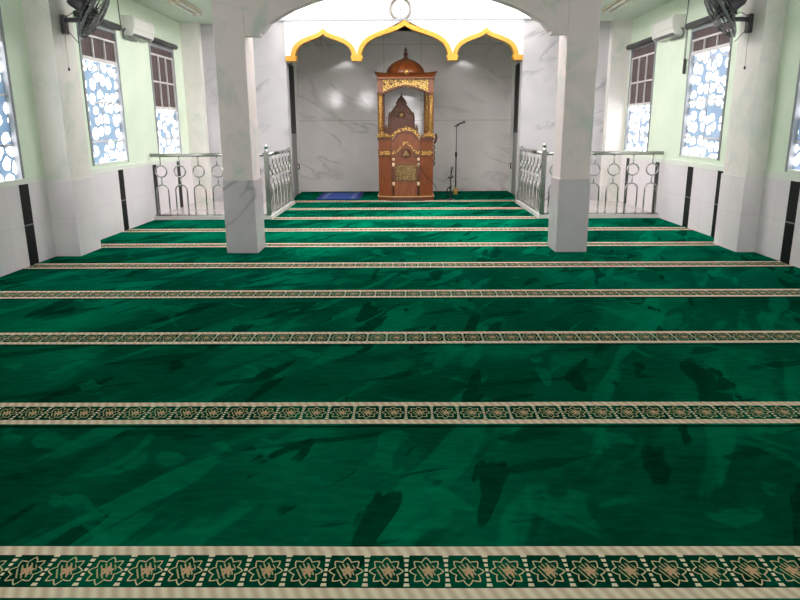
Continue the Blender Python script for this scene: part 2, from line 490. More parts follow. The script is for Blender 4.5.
bm_o = struct(b.build('trim_beam'), 'mottled grey arched beam between the two square columns')

# ceilings: low over the aisles, raised over the middle
b = MB()
b.box(XL-.2, -2.34, YR-.2, YF, CEIL, CEIL+.1, M['ceil']); b.box(2.34, XR+.2, YR-.2, YF, CEIL, CEIL+.1, M['ceil'])
b.box(-2.34, 2.34, YR-.2, 7.43, CEIL, CEIL+.1, M['ceil'])
struct(b.build('ceiling'))
b = MB(); b.box(-2.5, 2.5, 7.43, 12.9, 4.95, 5.05, M['white']); struct(b.build('ceiling_raised'))
# clerestory walls of the raised part, with open lights above the aisle roofs
for nm, x0, x1 in (('wall_clerestory_left', -2.5, -2.34), ('wall_clerestory_right', 2.34, 2.5)):
    b = MB(); b.box(x0, x1, 7.43, 12.7, CEIL+.1, 3.5, M['white']); b.box(x0, x1, 7.43, 12.7, 4.75, 4.95, M['white'])
    for y in (7.43, 9.1, 10.75, 12.4): b.box(x0, x1, y, y+.3, 3.5, 4.75, M['white'])
    struct(b.build(nm))

# marble front wall with the wide opening
b = MB(); b.box(XL-.18, -2.09, YF, YF+.25, -.0144, CEIL+.08, M['fmarble']); struct(b.build('wall_front_left'))
b = MB(); b.box(2.06, XR+.18, YF, YF+.25, -.0144, CEIL+.08, M['fmarble']); struct(b.build('wall_front_right'))
b = MB(); b.box(-2.34, 2.34, YF+.1, YF+.25, CEIL+.085, 4.95, M['white']); b.box(-2.088, 2.058, YF+.1, YF+.25, CEIL-.0, CEIL+.085, M['white']); struct(b.build('wall_front_upper'))
# prayer niche
b = MB(); b.box(-2.5, 2.5, YN, YN+.2, -.0144, 3.5, M['nmarble']); struct(b.build('wall_niche_back'))
for s, nm in ((-1, 'wall_niche_left'), (1, 'wall_niche_right')):
    b = MB()
    a = (-2.45, -2.27) if s < 0 else (2.25, 2.43)
    b.box(*a, 14.31, YN, -.0144, 3.5, M['white'])
    b.box(*a, YF+.252, 14.31, 2.56, 3.5, M['fmarble'])
    struct(b.build(nm))
b = MB(); b.box(-2.5, 2.5, YF+.25, YN+.2, 3.4, 3.5, M['ceil']); struct(b.build('ceiling_niche'))
# side doors of the niche, seen almost edge on
for s, nm in ((-1, 'door_1'), (1, 'door_2')):
    b = MB(); a = (-2.31, -2.25) if s < 0 else (2.23, 2.29)
    b.box(*a, 12.703, 14.305, -.0144, 1.16, M['doorgrey'])
    o = struct(b.build(nm), ('left' if s < 0 else 'right')+' side door of the niche with dark upper glass')
    b = MB(); b.box(*a, 12.703, 14.305, 1.24, 2.555, M['doordark']); b.build('door_glass', parent=o)
    b = MB(); b.box(a[0]-.004, a[1]+.004, 12.703, 14.305, 1.16, 1.24, M['alu']); b.build('cross_rail', parent=o)
    b = MB(); xx = -2.235 if s < 0 else 2.215
    b.tube([(xx, 14.2, .52), (xx-.03*s, 14.2, .52), (xx-.03*s, 14.2, .62), (xx, 14.2, .62)], .012, 8, M['blackp']); b.build('door_handle', parent=o)

# wall behind the camera: a wide doorway and high windows
b = MB()
holes = [(-3.6, -2.75, 2.35, 3.0), (-2.2, -1.5, 2.35, 3.0), (-.4, .4, 2.4, 3.0), (-.7, .7, -.0145, 2.2)]
xs = sorted({XL-.2, XR+.2} | {h[0] for h in holes} | {h[1] for h in holes}); zs = sorted({-.0145, CEIL+.1} | {h[2] for h in holes} | {h[3] for h in holes})
for i in range(len(xs)-1):
    for j in range(len(zs)-1):
        cx, cz = (xs[i]+xs[i+1])/2, (zs[j]+zs[j+1])/2
        if any(h[0] < cx < h[1] and h[2] < cz < h[3] for h in holes): continue
        b.box(xs[i], xs[i+1], YR-.2, YR, zs[j], zs[j+1], M['mint'])
struct(b.build('wall_rear', fix=False))

# ------------------------------------------------------------------ windows and blinds
wn = [0]
def window(x, s, y0, y1, z0, z1, zf, film, seen=True):
    wn[0] += 1
    d = lambda a, c: (x+min(a*s, c*s), x+max(a*s, c*s))      # a, c: depth outwards from the wall face
    b = MB(); f = .045
    b.box(*d(-.012, .08), y0, y0+f, z0, z1, M['alu']); b.box(*d(-.012, .08), y1-f, y1, z0, z1, M['alu'])
    b.box(*d(-.012, .08), y0+f, y1-f, z0, z0+f*.6, M['sill']); b.box(*d(-.012, .08), y0+f, y1-f, z1-f, z1, M['alu'])
    o = struct(b.build('window_%d' % wn[0], fix=False))
    b = MB(); b.box(*d(.045, .06), y0+f, y1-f, z0+.02, zf if seen else z1-f, film); b.build('patterned_pane', parent=o)
    b = MB(); w = (y1-y0-2*f)
    zt = zf if seen else z1-f
    b.box(*d(.03, .044), y0+w/2+f-.006, y0+w/2+f+.006, z0+.02, zt-.03, M['bars'])
    for q in (1.2, 1.68):
        if q < zt-.15: b.box(*d(.03, .044), y0+f, y1-f, q-.012, q+.012, M['bars'])
    if zt > 2.1: b.box(*d(.03, .044), y0+f, y1-f, zt-.12, zt-.105, M['bars'])
    b.build('glazing_bar', parent=o)
    if seen:
        b = MB()
        b.box(*d(-.004, .02), y0+f, y1-f, zf-.03, zf+.015, M['bars']); b.box(*d(-.004, .02), y0+f, y1-f, 2.45, 2.475, M['bars'])
        for k in range(1, 3): b.box(*d(-.003, .018), y0+f+w*k/3-.011, y0+f+w*k/3+.011, zf+.015, 2.45, M['bars'])
        b.box(*d(-.003, .018), y0+f, y0+f+.02, zf+.015, 2.45, M['bars']); b.box(*d(-.003, .018), y1-f-.02, y1-f, zf+.015, 2.45, M['bars'])
        if zf < 1.9: b.box(*d(-.003, .018), y0+f, y1-f, 2.05, 2.075, M['bars'])
        b.build('white_grille', parent=o)
    return o
LABB = ['dark brown roller blind at the top of the nearest left window', 'dark brown short roller blind of the left window behind the wall fan', 'long dark brown roller blind of the farthest left window',
        'dark brown roller blind at the top of the nearest right window', 'dark brown short roller blind of the right window behind the wall fan', 'long dark brown roller blind of the farthest right window']
k = 0
for x, s, wins, film in ((XL, -1, WL, M['filmL']), (XR, 1, WR, M['filmR'])):
    for (y0, y1, z0, z1, zf) in wins:
        window(x, s, y0, y1, z0, z1, zf, film)
        d = lambda a, c: (x+min(a*s, c*s), x+max(a*s, c*s))
        e = empty('roller_blind', (x, (y0+y1)/2, 2.6))
        tag(e, LABB[k], 'blind', 'window roller blinds'); k += 1
        b = MB(); b.box(*[v-x for v in d(.022, .03)], y0+.047-(y0+y1)/2, y1-.047-(y0+y1)/2, zf-2.6, z1-.047-2.6, M['blind']); b.build('blind_fabric', parent=e)
        b = MB(); xx = -s*.05
        b.tube([(xx, y0-.05-(y0+y1)/2, .06), (xx, y1+(.01 if s < 0 else .05)-(y0+y1)/2, .06)], .04, 14, M['roller'])
        for yy in (y0-.02, y1-.01): b.box(min(0, xx), max(0, xx), yy-(y0+y1)/2-.012, yy-(y0+y1)/2+.012, .03, .09, M['roller'])
        b.build('roller_tube', parent=e)
    for a, c in UN: window(x, s, a, c, .9, 2.62, 2.6, film, False)

# ------------------------------------------------------------------ carpets
STEP = 1.218; Y0 = 1.68
foot = [(-2.005, -1.65, 7.412, 7.848), (1.67, 2.025, 7.412, 7.848), (-5, -3.57, 7.255, 7.775), (3.66, 5, 7.365, 7.935)]
LABC = {-1: 'green carpet strip at the very bottom edge of the picture, nearest the camera',
        0: 'green prayer carpet whose patterned border is nearest the camera',
        1: 'green prayer carpet second from the camera by patterned border',
        2: 'green prayer carpet third from the camera, border in mid floor',
        3: 'green prayer carpet fourth from the camera, in front of the column row',
        4: 'green prayer carpet on which both square columns stand',
        5: 'green prayer carpet just behind the two square columns',
        6: 'green prayer carpet running up to the white railing curbs',
        7: 'green prayer carpet between the front ends of the two inner railings',
        8: 'green prayer carpet between the middle of the two inner railings',
        9: 'green prayer carpet under the carved wooden pulpit front',
        10: 'plain green carpet along the foot of the niche wall'}
def carpet(kk):
    y0 = Y0+STEP*kk; y1 = y0+STEP
    if kk == 6: y1 = 10.25
    if kk == 7: y0 = 10.2
    if kk == 10: y1 = YN-.005
    if kk <= 6: spans = [(XL+.016, XR-.016, y0, y1)]
    elif kk < 9: spans = [(-2.03, 2.025, y0, y1)]
    elif kk == 9: spans = [(-2.03, 2.025, y0, 12.76), (-2.22, 2.20, 12.76, y1)]
    else: spans = [(-2.25, 2.23, y0, y1)]
    if kk == 6: spans = [(XL+.016, XR-.016, y0, 10.2), (XL+.016, -2.04, 10.2, 10.25), (2.035, XR-.016, 10.2, 10.25)]
    b = MB()
    for sx0, sx1, sy0, sy1 in spans:
        ys = sorted({sy0, sy1} | {v for f in foot for v in f[2:] if sy0 < v < sy1})
        for j in range(len(ys)-1):
            xs = sorted({sx0, sx1} | {v for f in foot for v in f[:2] if sx0 < v < sx1 and f[2] < (ys[j]+ys[j+1])/2 < f[3]})
            for i in range(len(xs)-1):
                cx, cy = (xs[i]+xs[i+1])/2, (ys[j]+ys[j+1])/2
                if any(f[0] < cx < f[1] and f[2] < cy < f[3] for f in foot): continue
                b.box(xs[i], xs[i+1], ys[j]-y0+.002, ys[j+1]-y0-.001, -.0137, 0)
    mt = M['carpetp'] if kk == 10 else M['carpet']
    b.mats = []
    o = b.build('prayer_carpet', mt, loc=(0, y0, 0), fix=False)
    tag(o, LABC[kk], 'carpet', 'green prayer carpets laid in rows')
for kk in range(-1, 11): carpet(kk)

# ------------------------------------------------------------------ railings
def railing(p0, p1, n, posts, label):
    """top rail, posts and hanging ring-and-arch motifs from p0 to p1 (feet on the curb)"""
    p0, p1 = Vector(p0), Vector(p1); L = (p1-p0).length
    e = empty('steel_railing', p0, math.atan2((p1-p0).y, (p1-p0).x)); tag(e, label, 'railing', 'steel railings around the bays')
    b = MB(); b.tube([(0,0,.915), (L,0,.915)], .027, 12, M['steel']); b.build('top_rail', parent=e)
    b = MB(); b.tube([(0,0,.012), (L,0,.012)], .012, 8, M['steel']); b.build('bottom_rail', parent=e)
    stp = L/n
    for i in range(n):
        c = stp*(i+.5)
        b = MB(); b.tube([(c+.085*math.cos(a), 0, .675+.085*math.sin(a)) for a in [2*PI*k/28 for k in range(28)]], .0115, 8, M['steel'], closed=True); b.build('ring', parent=e)
        for z0, z1 in ((.90, .755), (.595, .475)):
            b = MB(); b.tube([(c,0,z0), (c,0,z1)], .009, 8, M['steel']); b.build('stem', parent=e)
        w = .088
        pts = [(c-w,0,.0), (c-w,0,.375)] + [(c+w*math.cos(a), 0, .39+.082*math.sin(a)) for a in [PI-PI*k/12 for k in range(13)]] + [(c+w,0,.375), (c+w,0,.0)]
        b = MB(); b.tube(pts, .0115, 8, M['steel']); b.build('arch_bar', parent=e)
    for pos, ball in posts:
        b = MB(); b.box(pos-.032, pos+.032, -.032, .032, 0, .965, M['steel'], bev=.004); po = b.build('post', parent=e)
        if ball:
            b = MB(); prof = [(.03,.965),(.03,.975),(.016,.985),(.016,1.0)] + [(max(.002,.036*math.sin(a)), 1.036-.036*math.cos(a)) for a in [PI*k/10 for k in range(1, 11)]]
            b.lathe(prof, 14, M['steel'], Matrix.Translation((pos,0,0))); b.build('ball_finial', parent=po)
ZC = .05
railing((XL+.02, 10.31, ZC), (-2.13, 10.31, ZC), 6, [], 'steel railing with rings across the front of the left bay')
railing((2.125, 10.31, ZC), (XR-.02, 10.31, ZC), 6, [], 'steel railing with rings across the front of the right bay')
railing((-2.09, 10.31, ZC), (-2.09, 12.42, ZC), 7, [(0, True), (2.07, False)], 'steel railing running back to the niche on the left of the carpet')
railing((2.085, 10.31, ZC), (2.085, 12.42, ZC), 7, [(0, True), (2.07, False)], 'steel railing running back to the niche on the right of the carpet')

# ------------------------------------------------------------------ triple arch panel
half = [(1.09, -.02), (1.09, .0), (1.07, .14), (1.03, .28), (.96, .42), (.85, .53), (.70, .63), (.52, .715), (.34, .79), (.2, .85), (.1, .91), (.04, .96), (0, 1.0)]
def arch(cx, hw, z0, h):
    L = [(cx-u*hw, z0+v*h) for u, v in half]
    return L + [(2*cx-x, z) for x, z in L[::-1][1:]]
def offset(pts, d):
    out = []
    for i, p in enumerate(pts):
        a = pts[max(i-1, 0)]; c = pts[min(i+1, len(pts)-1)]
        t1 = Vector((p[0]-a[0], p[1]-a[1])); t2 = Vector((c[0]-p[0], c[1]-p[1]))
        if t1.length < 1e-6: t1 = t2
        if t2.length < 1e-6: t2 = t1
        t1.normalize(); t2.normalize()
        n1 = Vector((-t1.y, t1.x)); n2 = Vector((-t2.y, t2.x)); n = n1+n2; n.normalize()
        k = min(1/max(.45, n.dot(n1)), 1.6)
        out.append((p[0]+n.x*d*k, p[1]+n.y*d*k))
    return out
e = empty('arch_valance', (0, YF-.02, 2.48)); tag(e, 'white marble triple-arch panel with golden scalloped trim over the niche', 'arch panel')
arches = [(-1.42, .462, 2.55, .375), (-.005, .70, 2.55, .51), (1.405, .462, 2.55, .375)]
TH = .074
low = [(-2.0895, 2.535)]
inn = []
for c in arches:
    A = arch(*c); inn.append(A); low += offset(A, TH)
low += [(2.0595, 2.535)]
# keep the panel's lower outline monotone
lo2 = [low[0]]
for p in low[1:]:
    lo2.append((max(p[0], lo2[-1][0]+1e-4), p[1]))
b = MB(); b.prism_xz([(x, z-2.48) for x, z in lo2] + [(2.0595, 3.135-2.48), (-2.0895, 3.135-2.48)], -.0, .1195, M['pmarble'])
b.build('marble_panel', parent=e)
b = MB(); b.box(-2.32, 2.32, YF-.055, YF-.0005, CEIL+.03, CEIL+.055, M['alu']); struct(b.build('trim_3'))
for A in inn:
    b = MB(); O = offset(A, TH)
    b.ribbon_xz([(x, z-2.48) for x, z in A], [(x, z-2.48) for x, z in O], -.035, .125, M['gold'])
    b.build('golden_arch_trim', parent=e)
ends = [-2.085] + [v for A in inn for v in (A[0][0], A[-1][0])] + [2.055]
for i in range(0, len(ends), 2):
    x0, x1 = ends[i], ends[i+1]
    b = MB(); b.box(x0-(.012 if i else 0), x1+(.012 if i < len(ends)-2 else 0), -.045, .125, .0, .05, M['gold'], bev=.004); b.box(x0-.03 if i else x0, x1+.03 if i < len(ends)-2 else x1, -.04, .125, .05, .09, M['gold'], bev=.004)
    b.build('golden_foot', parent=e)

# clock on the white wall above
e = empty('wall_clock', (-.075, YF+.1, 3.335)); tag(e, 'round white wall clock with silver rim above the middle arch', 'clock')
R90 = Matrix.Rotation(PI/2, 4, 'X')
b = MB(); b.tube([(.178*math.cos(a), -.03, .178*math.sin(a)) for a in [2*PI*k/40 for k in range(40)]], .022, 10, M['clockr'], closed=True); b.build('rim', parent=e)
b = MB(); b.lathe([(.172, .001), (.172, .02)], 40, M['clockf'], R90); b.build('face', parent=e)
b = MB()
b.box(-.006, .006, -.026, -.022, -.02, .10, M['blackp'], Matrix.Rotation(1.5, 4, 'Y')); b.box(-.004, .004, -.029, -.027, -.03, .13, M['blackp'], Matrix.Rotation(-.5, 4, 'Y'))
b.build('hands', parent=e)
for k in range(12):
    b = MB(); b.box(-.003, .003, -.0235, -.0205, .13, .15, M['clockr'], Matrix.Rotation(k*PI/6, 4, 'Y')); b.build('hour_mark', parent=e)

# ------------------------------------------------------------------ minbar (carved pulpit)
mn = empty('carved_pulpit', (.012, 12.89, .0005)); tag(mn, 'carved reddish brown wooden pulpit with domed canopy and gilded posts', 'pulpit')
def fp(ex=0.0, y1=1.05):
    return [(-.515-ex, y1+ex), (-.515-ex, .10-ex*.6), (-.265-ex*.3, 0-ex), (.265+ex*.3, 0-ex), (.515+ex, .10-ex*.6), (.515+ex, y1+ex)]
def part(nm, b, parent=mn): return b.build(nm, parent=parent)
b = MB(); b.prism_xy(fp(.015), 0, .065, M['woodd']); part('plinth', b)
b = MB(); b.prism_xy(fp(.03), .065, .082, M['woodl']); part('plinth_moulding', b)
b = MB(); b.prism_xy(fp(0), .082, .82, M['wood']); part('body', b)
b = MB(); b.prism_xy(fp(.012), .82, .835, M['woodd']); b.prism_xy(fp(.006), .835, .93, M['wood']); b.prism_xy(fp(.014), .93, .945, M['woodd']); part('waist_moulding', b)
# side shoulders
for s in (-1, 1):
    q = [(s*.515, 1.05), (s*.515, .10), (s*.265, .0), (s*.265, .06), (s*.44, .14), (s*.44, 1.05)]
    if s < 0: q = q[::-1]
    b = MB(); b.prism_xy(q, .945, 1.13, M['wood']); part('shoulder_panel', b)
    q2 = [(s*.535, 1.05), (s*.535, .085), (s*.262, -.025), (s*.262, .08), (s*.42, .16), (s*.42, 1.05)]
    if s < 0: q2 = q2[::-1]
    b = MB(); b.prism_xy(q2, 1.12, 1.165, M['woodd']); part('shoulder_cap', b)
    # gilded flowers round the post feet
    b = MB()
    for (cx, cz, r) in ((.36, 1.2, .045), (.44, 1.225, .055), (.50, 1.2, .045), (.30, 1.19, .03)):
        for k in range(6):
            a = k*PI/3
            b.lathe([(.003, 0), (r*.42, .008), (r*.35, .02), (.003, .026)], 8, M['goldc'], Matrix.Translation((s*cx+r*.55*math.cos(a), .045+.0*cx, cz+r*.55*math.sin(a))) @ R90)
        b.lathe([(.003, 0), (r*.4, .01), (r*.3, .03), (.003, .035)], 8, M['goldc'], Matrix.Translation((s*cx, .045, cz)) @ R90)
    part('gilded_flower', b)
    # gilded strip on the waist
    ang = math.atan2(.10, .25)*s
    mt = Matrix.Translation((s*.39, .05, 0)) @ Matrix.Rotation(ang, 4, 'Z')
    b = MB(); b.box(-.11, .11, -.022, -.004, .845, .925, M['goldc'], mt, bev=.006); part('gilded_strip', b)
    # turned pilaster with cream ends
    b = MB(); px = s*.235
    b.tube([(px, -.014, .10), (px, -.014, .82)], .016, 10, M['woodd'])
    po = part('pilaster', b)
    for z0, z1 in ((.745, .80), (.635, .71), (.28, .355)):
        b = MB(); h = z1-z0
        b.lathe([(.012, z0), (.022, z0+h*.15), (.026, z0+h*.5), (.022, z0+h*.85), (.012, z1)], 12, M['cream'], Matrix.Translation((px, -.016, 0))); part('cream_bead', b, po)
    # joint line of the front
    b = MB(); b.box(s*.268-.006, s*.268+.006, -.008, .02, .082, 1.13, M['woodd']); part('corner_bead', b)
    if s < 0: continue
    # carved bracket on the flank
    b = MB(); x0 = s*.535
    b.tube([(x0, .2, 1.05), (x0+s*.03, .2, 1.1), (x0+s*.045, .2, 1.18), (x0+s*.03, .2, 1.24), (x0+s*.01, .2, 1.22)], [.02,.024,.022,.016,.008], 8, M['woodd']); part('scroll_bracket', b)
    b = MB()
    for j, zz in enumerate((.98, .88, .78, .68)):
        b.tube([(s*.515, .2, zz+.05), (s*.54, .2, zz+.03), (s*.548, .2, zz), (s*.53, .2, zz-.04)], .014, 6, M['woodd'])
    part('flank_carving', b)
# arched upper front panel
R = .30
def arcpts(r, w, cz, n=20):
    a0 = math.asin(min(1, w/r)); return [(r*math.sin(-a0+2*a0*k/n), cz+r*math.cos(-a0+2*a0*k/n)) for k in range(n+1)]
ar = arcpts(.275, .262, 1.03)
b = MB(); b.prism_xz([(-.262, .945)] + [(.262, .945)] + ar[::-1], -.002, .05, M['wood']); part('arched_panel', b)
b = MB(); b.ribbon_xz(arcpts(.232, .225, 1.02), arcpts(.262, .25, 1.02), -.02, .0, M['woodd']); part('arch_moulding', b)
b = MB(); A = arcpts(.262, .245, 1.035, 28); O = []
for i, (x, z) in enumerate(arcpts(.325, .262, 1.03, 28)): O.append((x, z+.012*math.sin(i*PI*28/28*1.0)+.018*(1 if i in (13, 14, 15) else 0)))
b.ribbon_xz(A, O, -.03, .02, M['goldc']); part('gilded_arch', b)
# roundel and its gilded chevron
b = MB(); b.tube([(.085*math.cos(a), -.02, .885+.085*math.sin(a)) for a in [2*PI*k/24 for k in range(24)]], .014, 8, M['woodd'], closed=True)
b.lathe([(.08, 0), (.08, .022)], 24, M['woodd'], Matrix.Translation((0, 0, .885)) @ R90); ro = part('roundel', b)
b = MB(); b.prism_xz([(-.05, .835), (.05, .835), (.055, .87), (.03, .90), (0, .935), (-.03, .90), (-.055, .87)], -.03, -.02, M['callig']); part('roundel_motif', b, ro)
b = MB(); ch = [(-.255, .865), (-.20, .875), (-.14, .92), (-.085, .99), (-.04, 1.035), (0, 1.06), (.04, 1.035), (.085, .99), (.14, .92), (.20, .875), (.255, .865)]
up = [(x, z+.05+.012*math.sin(i*2.2)) for i, (x, z) in enumerate(ch)]
b.ribbon_xz(ch, up, -.03, -.004, M['goldc']); part('gilded_crest', b)
# script panel
b = MB(); b.box(-.2, .2, -.016, -.002, .365, .68, M['woodd'], bev=.004); cp = part('panel_frame', b)
b = MB(); b.box(-.185, .185, -.022, -.014, .38, .665, M['callig']); part('script_panel', b, cp)
# posts
def rope(b, x, y, z0, z1, r):
    b.tube([(x, y, z0), (x, y, z1)], r, 12, M['goldp'])
    for ph in (0, PI):
        n = 90; turns = 9
        b.tube([(x+r*.95*math.cos(ph+2*PI*turns*k/n), y+r*.95*math.sin(ph+2*PI*turns*k/n), z0+(z1-z0)*k/n) for k in range(n+1)], .0095, 5, M['goldc'])
for (px, py, fr) in ((-.47, .12, 1), (.47, .12, 1), (-.47, .92, 0), (.41, .92, 0)):
    b = MB(); b.box(px-.052, px+.052, py-.01, py+.075, 1.165, 1.95, M['wood'], bev=.005)
    po = part('canopy_post', b)
    b = MB(); rope(b, px-(.012 if px > 0 else -.012)*0, py-.025, 1.24, 1.945, .033); part('gilded_rope', b, po)
    b = MB(); b.box(px-.058, px+.058, py-.06, py+.08, 1.945, 1.975, M['woodd'], bev=.004); b.box(px-.05, px+.05, py-.05, py+.075, 1.975, 2.225, M['woodr'], bev=.005); part('post_head', b, po)
# friezes: pierced gilded lattice with a cusped lower edge
def cusp(w, z0, h, n=48):
    out = []
    for k in range(n+1):
        u = -1+2*k/n
        z = z0+h*max(0, (1-abs(u)**1.6)) + .012*abs(math.sin(u*PI*4.5))
        out.append((u*w, z))
    return out
lowc = cusp(.42, 1.975, .13)
b = MB(); b.prism_xz(lowc + [(.42, 2.21), (-.42, 2.21)], .075, .10, M['goldf']); fz = part('front_frieze', b)
b = MB(); b.ribbon_xz([(x, z-.034) for x, z in lowc], lowc, .07, .11, M['woodd']); part('cusped_edge', b, fz)
b = MB(); b.prism_xz(lowc + [(.42, 2.21), (-.42, 2.21)], .95, .975, M['goldf']); part('rear_frieze', b)
RZ = Matrix.Rotation(PI/2, 4, 'Z')
for s in (-1, 1):
    b = MB(); lc = cusp(.36, 1.985, .11); b.prism_xz(lc + [(.36, 2.21), (-.36, 2.21)], -.012, .012, M['goldf'], Matrix.Translation((s*.47, .54, 0)) @ RZ); part('side_frieze', b)
# hanging pendants at the right of the frieze
b = MB()
for z0 in (1.80, 1.86, 1.92): b.lathe([(.003, z0), (.014, z0+.02), (.012, z0+.045), (.003, z0+.06)], 8, M['goldp'], Matrix.Translation((.385, .09, 0)))
part('gilded_pendant', b)
# cornice with turned-up corners
b = MB(); b.box(-.535, .535, .02, 1.04, 2.215, 2.245, M['woodr'], bev=.004); part('canopy_base', b)
def ring(hx, hy, zf, n=14):
    pts = []
    for s_ in range(4):
        for k in range(n):
            u = -1+2*k/n
            x, y = [(u*hx, -hy), (hx, u*hy), (-u*hx, hy), (-hx, -u*hy)][s_]
            pts.append((x, .53+y, zf(u)))
    return pts
r0 = ring(.505, .48, lambda u: 2.245); r1 = ring(.53, .505, lambda u: 2.285+.012*abs(u)**3); r2 = ring(.57, .545, lambda u: 2.315+.03*abs(u)**5+.022*max(0, 1-abs(u)*4))
r3 = ring(.5, .48, lambda u: 2.31); n4 = len(r0)
P = r0+r1+r2+r3; F = []
for i in range(3):
    for k in range(n4):
        l = (k+1) % n4; F.append((i*n4+k, i*n4+l, (i+1)*n4+l, (i+1)*n4+k))
F.append(tuple(range(n4))[::-1]); F.append(tuple(3*n4+k for k in range(n4)))
b = MB(); b._poly(P, F, M['wood']); part('flared_cornice', b)
b = MB(); b.lathe([(.003, 0), (.05, .006), (.03, .02), (.003, .028)], 10, M['goldc'], Matrix.Translation((.02, -.01, 2.325)) @ R90); part('cornice_boss', b)
b = MB(); b.lathe([(.36, 2.30), (.362, 2.335), (.352, 2.385), (.325, 2.44), (.27, 2.50), (.19, 2.55), (.11, 2.582), (.055, 2.603), (.04, 2.625), (.03, 2.63)], 36, M['wood'], Matrix.Translation((0, .53, 0)))
dm = part('dome', b)
b = MB()
for k in range(12):
    a = 2*PI*k/12+.13
    b.tube([((r+.002)*math.cos(a), .53+(r+.002)*math.sin(a), z) for r, z in ((.362, 2.335), (.352, 2.385), (.325, 2.44), (.27, 2.50), (.19, 2.55), (.11, 2.582), (.055, 2.603))], .006, 5, M['woodd'])
part('dome_rib', b, dm)
b = MB(); b.lathe([(.055, 2.605), (.045, 2.63), (.02, 2.64), (.035, 2.66), (.042, 2.685), (.033, 2.71), (.014, 2.725), (.014, 2.735), (.028, 2.752), (.03, 2.765), (.018, 2.785), (.006, 2.80), (.003, 2.83)], 16, M['woodd'], Matrix.Translation((0, .53, 0))); part('finial', b, dm)
# seat back inside
hb = [(.33, 1.0), (.33, 1.33), (.305, 1.43), (.28, 1.33), (.275, 1.40), (.255, 1.44), (.255, 1.585), (.235, 1.66), (.215, 1.60), (.19, 1.665), (.155, 1.72), (.13, 1.735), (.09, 1.79), (.085, 1.80), (.115, 1.80), (.10, 1.83), (.07, 1.885), (.035, 1.915), (.015, 1.95), (.004, 2.01)]
bk = [(-x, z) for x, z in hb] + hb[::-1]
bk = bk[::-1]
b = MB(); b.prism_xz(bk, .80, .86, M['backw'], Matrix.Translation((-.085, 0, 0))); sb = part('chair_back', b)
for s in (-1, 1):
    b = MB(); b.tube([(-.085+s*x, .795, z) for x, z in ((.25, 1.44), (.25, 1.57), (.19, 1.655), (.13, 1.725), (.085, 1.785))], .012, 6, M['woodd']); b.tube([(-.085+s*x, .795, z) for x, z in ((.10, 1.81), (.06, 1.885), (.0, 1.94))], .01, 6, M['woodd']); part('carved_edge', b, sb)
b = MB(); b.tube([(-.085+.07*math.cos(a), .796, 1.58+.07*math.sin(a)) for a in [2*PI*k/20 for k in range(20)]], .014, 6, M['woodd'], closed=True); b.lathe([(.05, 0), (.03, .02), (.003, .03)], 14, M['woodl'], Matrix.Translation((-.085, .80, 1.58)) @ R90); part('back_rosette', b, sb)
b = MB(); b.prism_xz([(-.24, 1.0), (.24, 1.0), (.24, 1.42), (.2, 1.5), (.1, 1.53), (-.1, 1.53), (-.2, 1.5), (-.24, 1.42)], .765, .80, M['woodd'], Matrix.Translation((-.085, 0, 0))); part('back_cushion', b, sb)
b = MB(); b.box(-.40, .40, .45, .88, .82, 1.02, M['woodd']); part('seat', b)

# ------------------------------------------------------------------ microphones, mat, cable
def stand(nm, x, y, base_r, h, lab, tan):
    rs = 1.0 if tan else 1.5
    e = empty(nm, (x, y, .0005)); tag(e, lab, 'microphone stand')
    b = MB()
    if tan: b.lathe([(.06, 0), (.062, .01), (.03, .02), (.045, .04), (.058, .075), (.05, .115), (.03, .135), (.012, .14)], 20, M['tan'])
    else: b.lathe([(.075, 0), (.075, .012), (.02, .03), (.01, .035)], 20, M['blackp'])
    b.build('base', parent=e)
    b = MB()
    b.tube([(0,0,.02), (0,0,h*.58)], .014*rs, 10, M['blackp']); b.tube([(0,0,h*.55), (0,0,h)], .009*rs, 10, M['fan']); b.build('pole', parent=e)
    b = MB(); b.lathe([(.012, h*.55), (.022, h*.56), (.022, h*.62), (.012, h*.63)], 12, M['blackp']); b.build('height_clutch', parent=e)
    b = MB(); b.tube([(-.05, 0, h+.002), (.0, 0, h), (.05, -.0, h+.02)], .011*rs, 8, M['blackp']); b.build('mic_clip', parent=e)
    return e
stand('microphone_stand', .104*10, 14.05, .1, 1.37, 'tall black microphone stand on round tan base right of the pulpit', True)
def mic(x, y, z, dirv, lab):
    dirv = Vector(dirv).normalized(); q = Vector((0,0,1)).rotation_difference(dirv).to_matrix().to_4x4()
    e = empty('microphone', (x, y, z)); tag(e, lab, 'microphone')
    b = MB(); b.lathe([(.009, -.07), (.012, -.065), (.016, .05), (.017, .06)], 12, M['blackp'], q); b.build('handle', parent=e)
    b = MB(); b.lathe([(.017, .06), (.026, .068), (.03, .088), (.026, .108), (.012, .12), (.002, .122)], 14, M['fanw'], q); b.build('grille', parent=e)
mic(1.105, 14.045, 1.42, (.93, -.25, .35), 'black microphone on top of the tall stand')
e = stand('microphone_stand', .865, 12.98, .08, .42, 'short black microphone stand beside the right corner of the pulpit', False)
b = MB(); b.tube([(0, 0, .25), (-.05, -.01, .22), (-.075, -.01, .16), (-.07, 0, .10)], .014, 6, M['blackp']); b.build('cable_loop', parent=e)
mic(.875, 12.975, .512, (.12, -.1, .95), 'black microphone pointing up on the short stand')
# cable hanging across the pulpit's right front
b = MB(); b.tube([(.165, 12.835, .93), (.19, 12.832, .83), (.25, 12.832, .68), (.36, 12.88, .5), (.46, 12.93, .39), (.545, 12.99, .32), (.60, 13.0, .2), (.65, 13.0, .06), (.70, 13.0, .009), (.775, 13.0, .009)], .006, 6, M['blackp'])
tag(b.build('microphone_cable'), 'thin black cable hanging across the right front of the pulpit', 'cable')
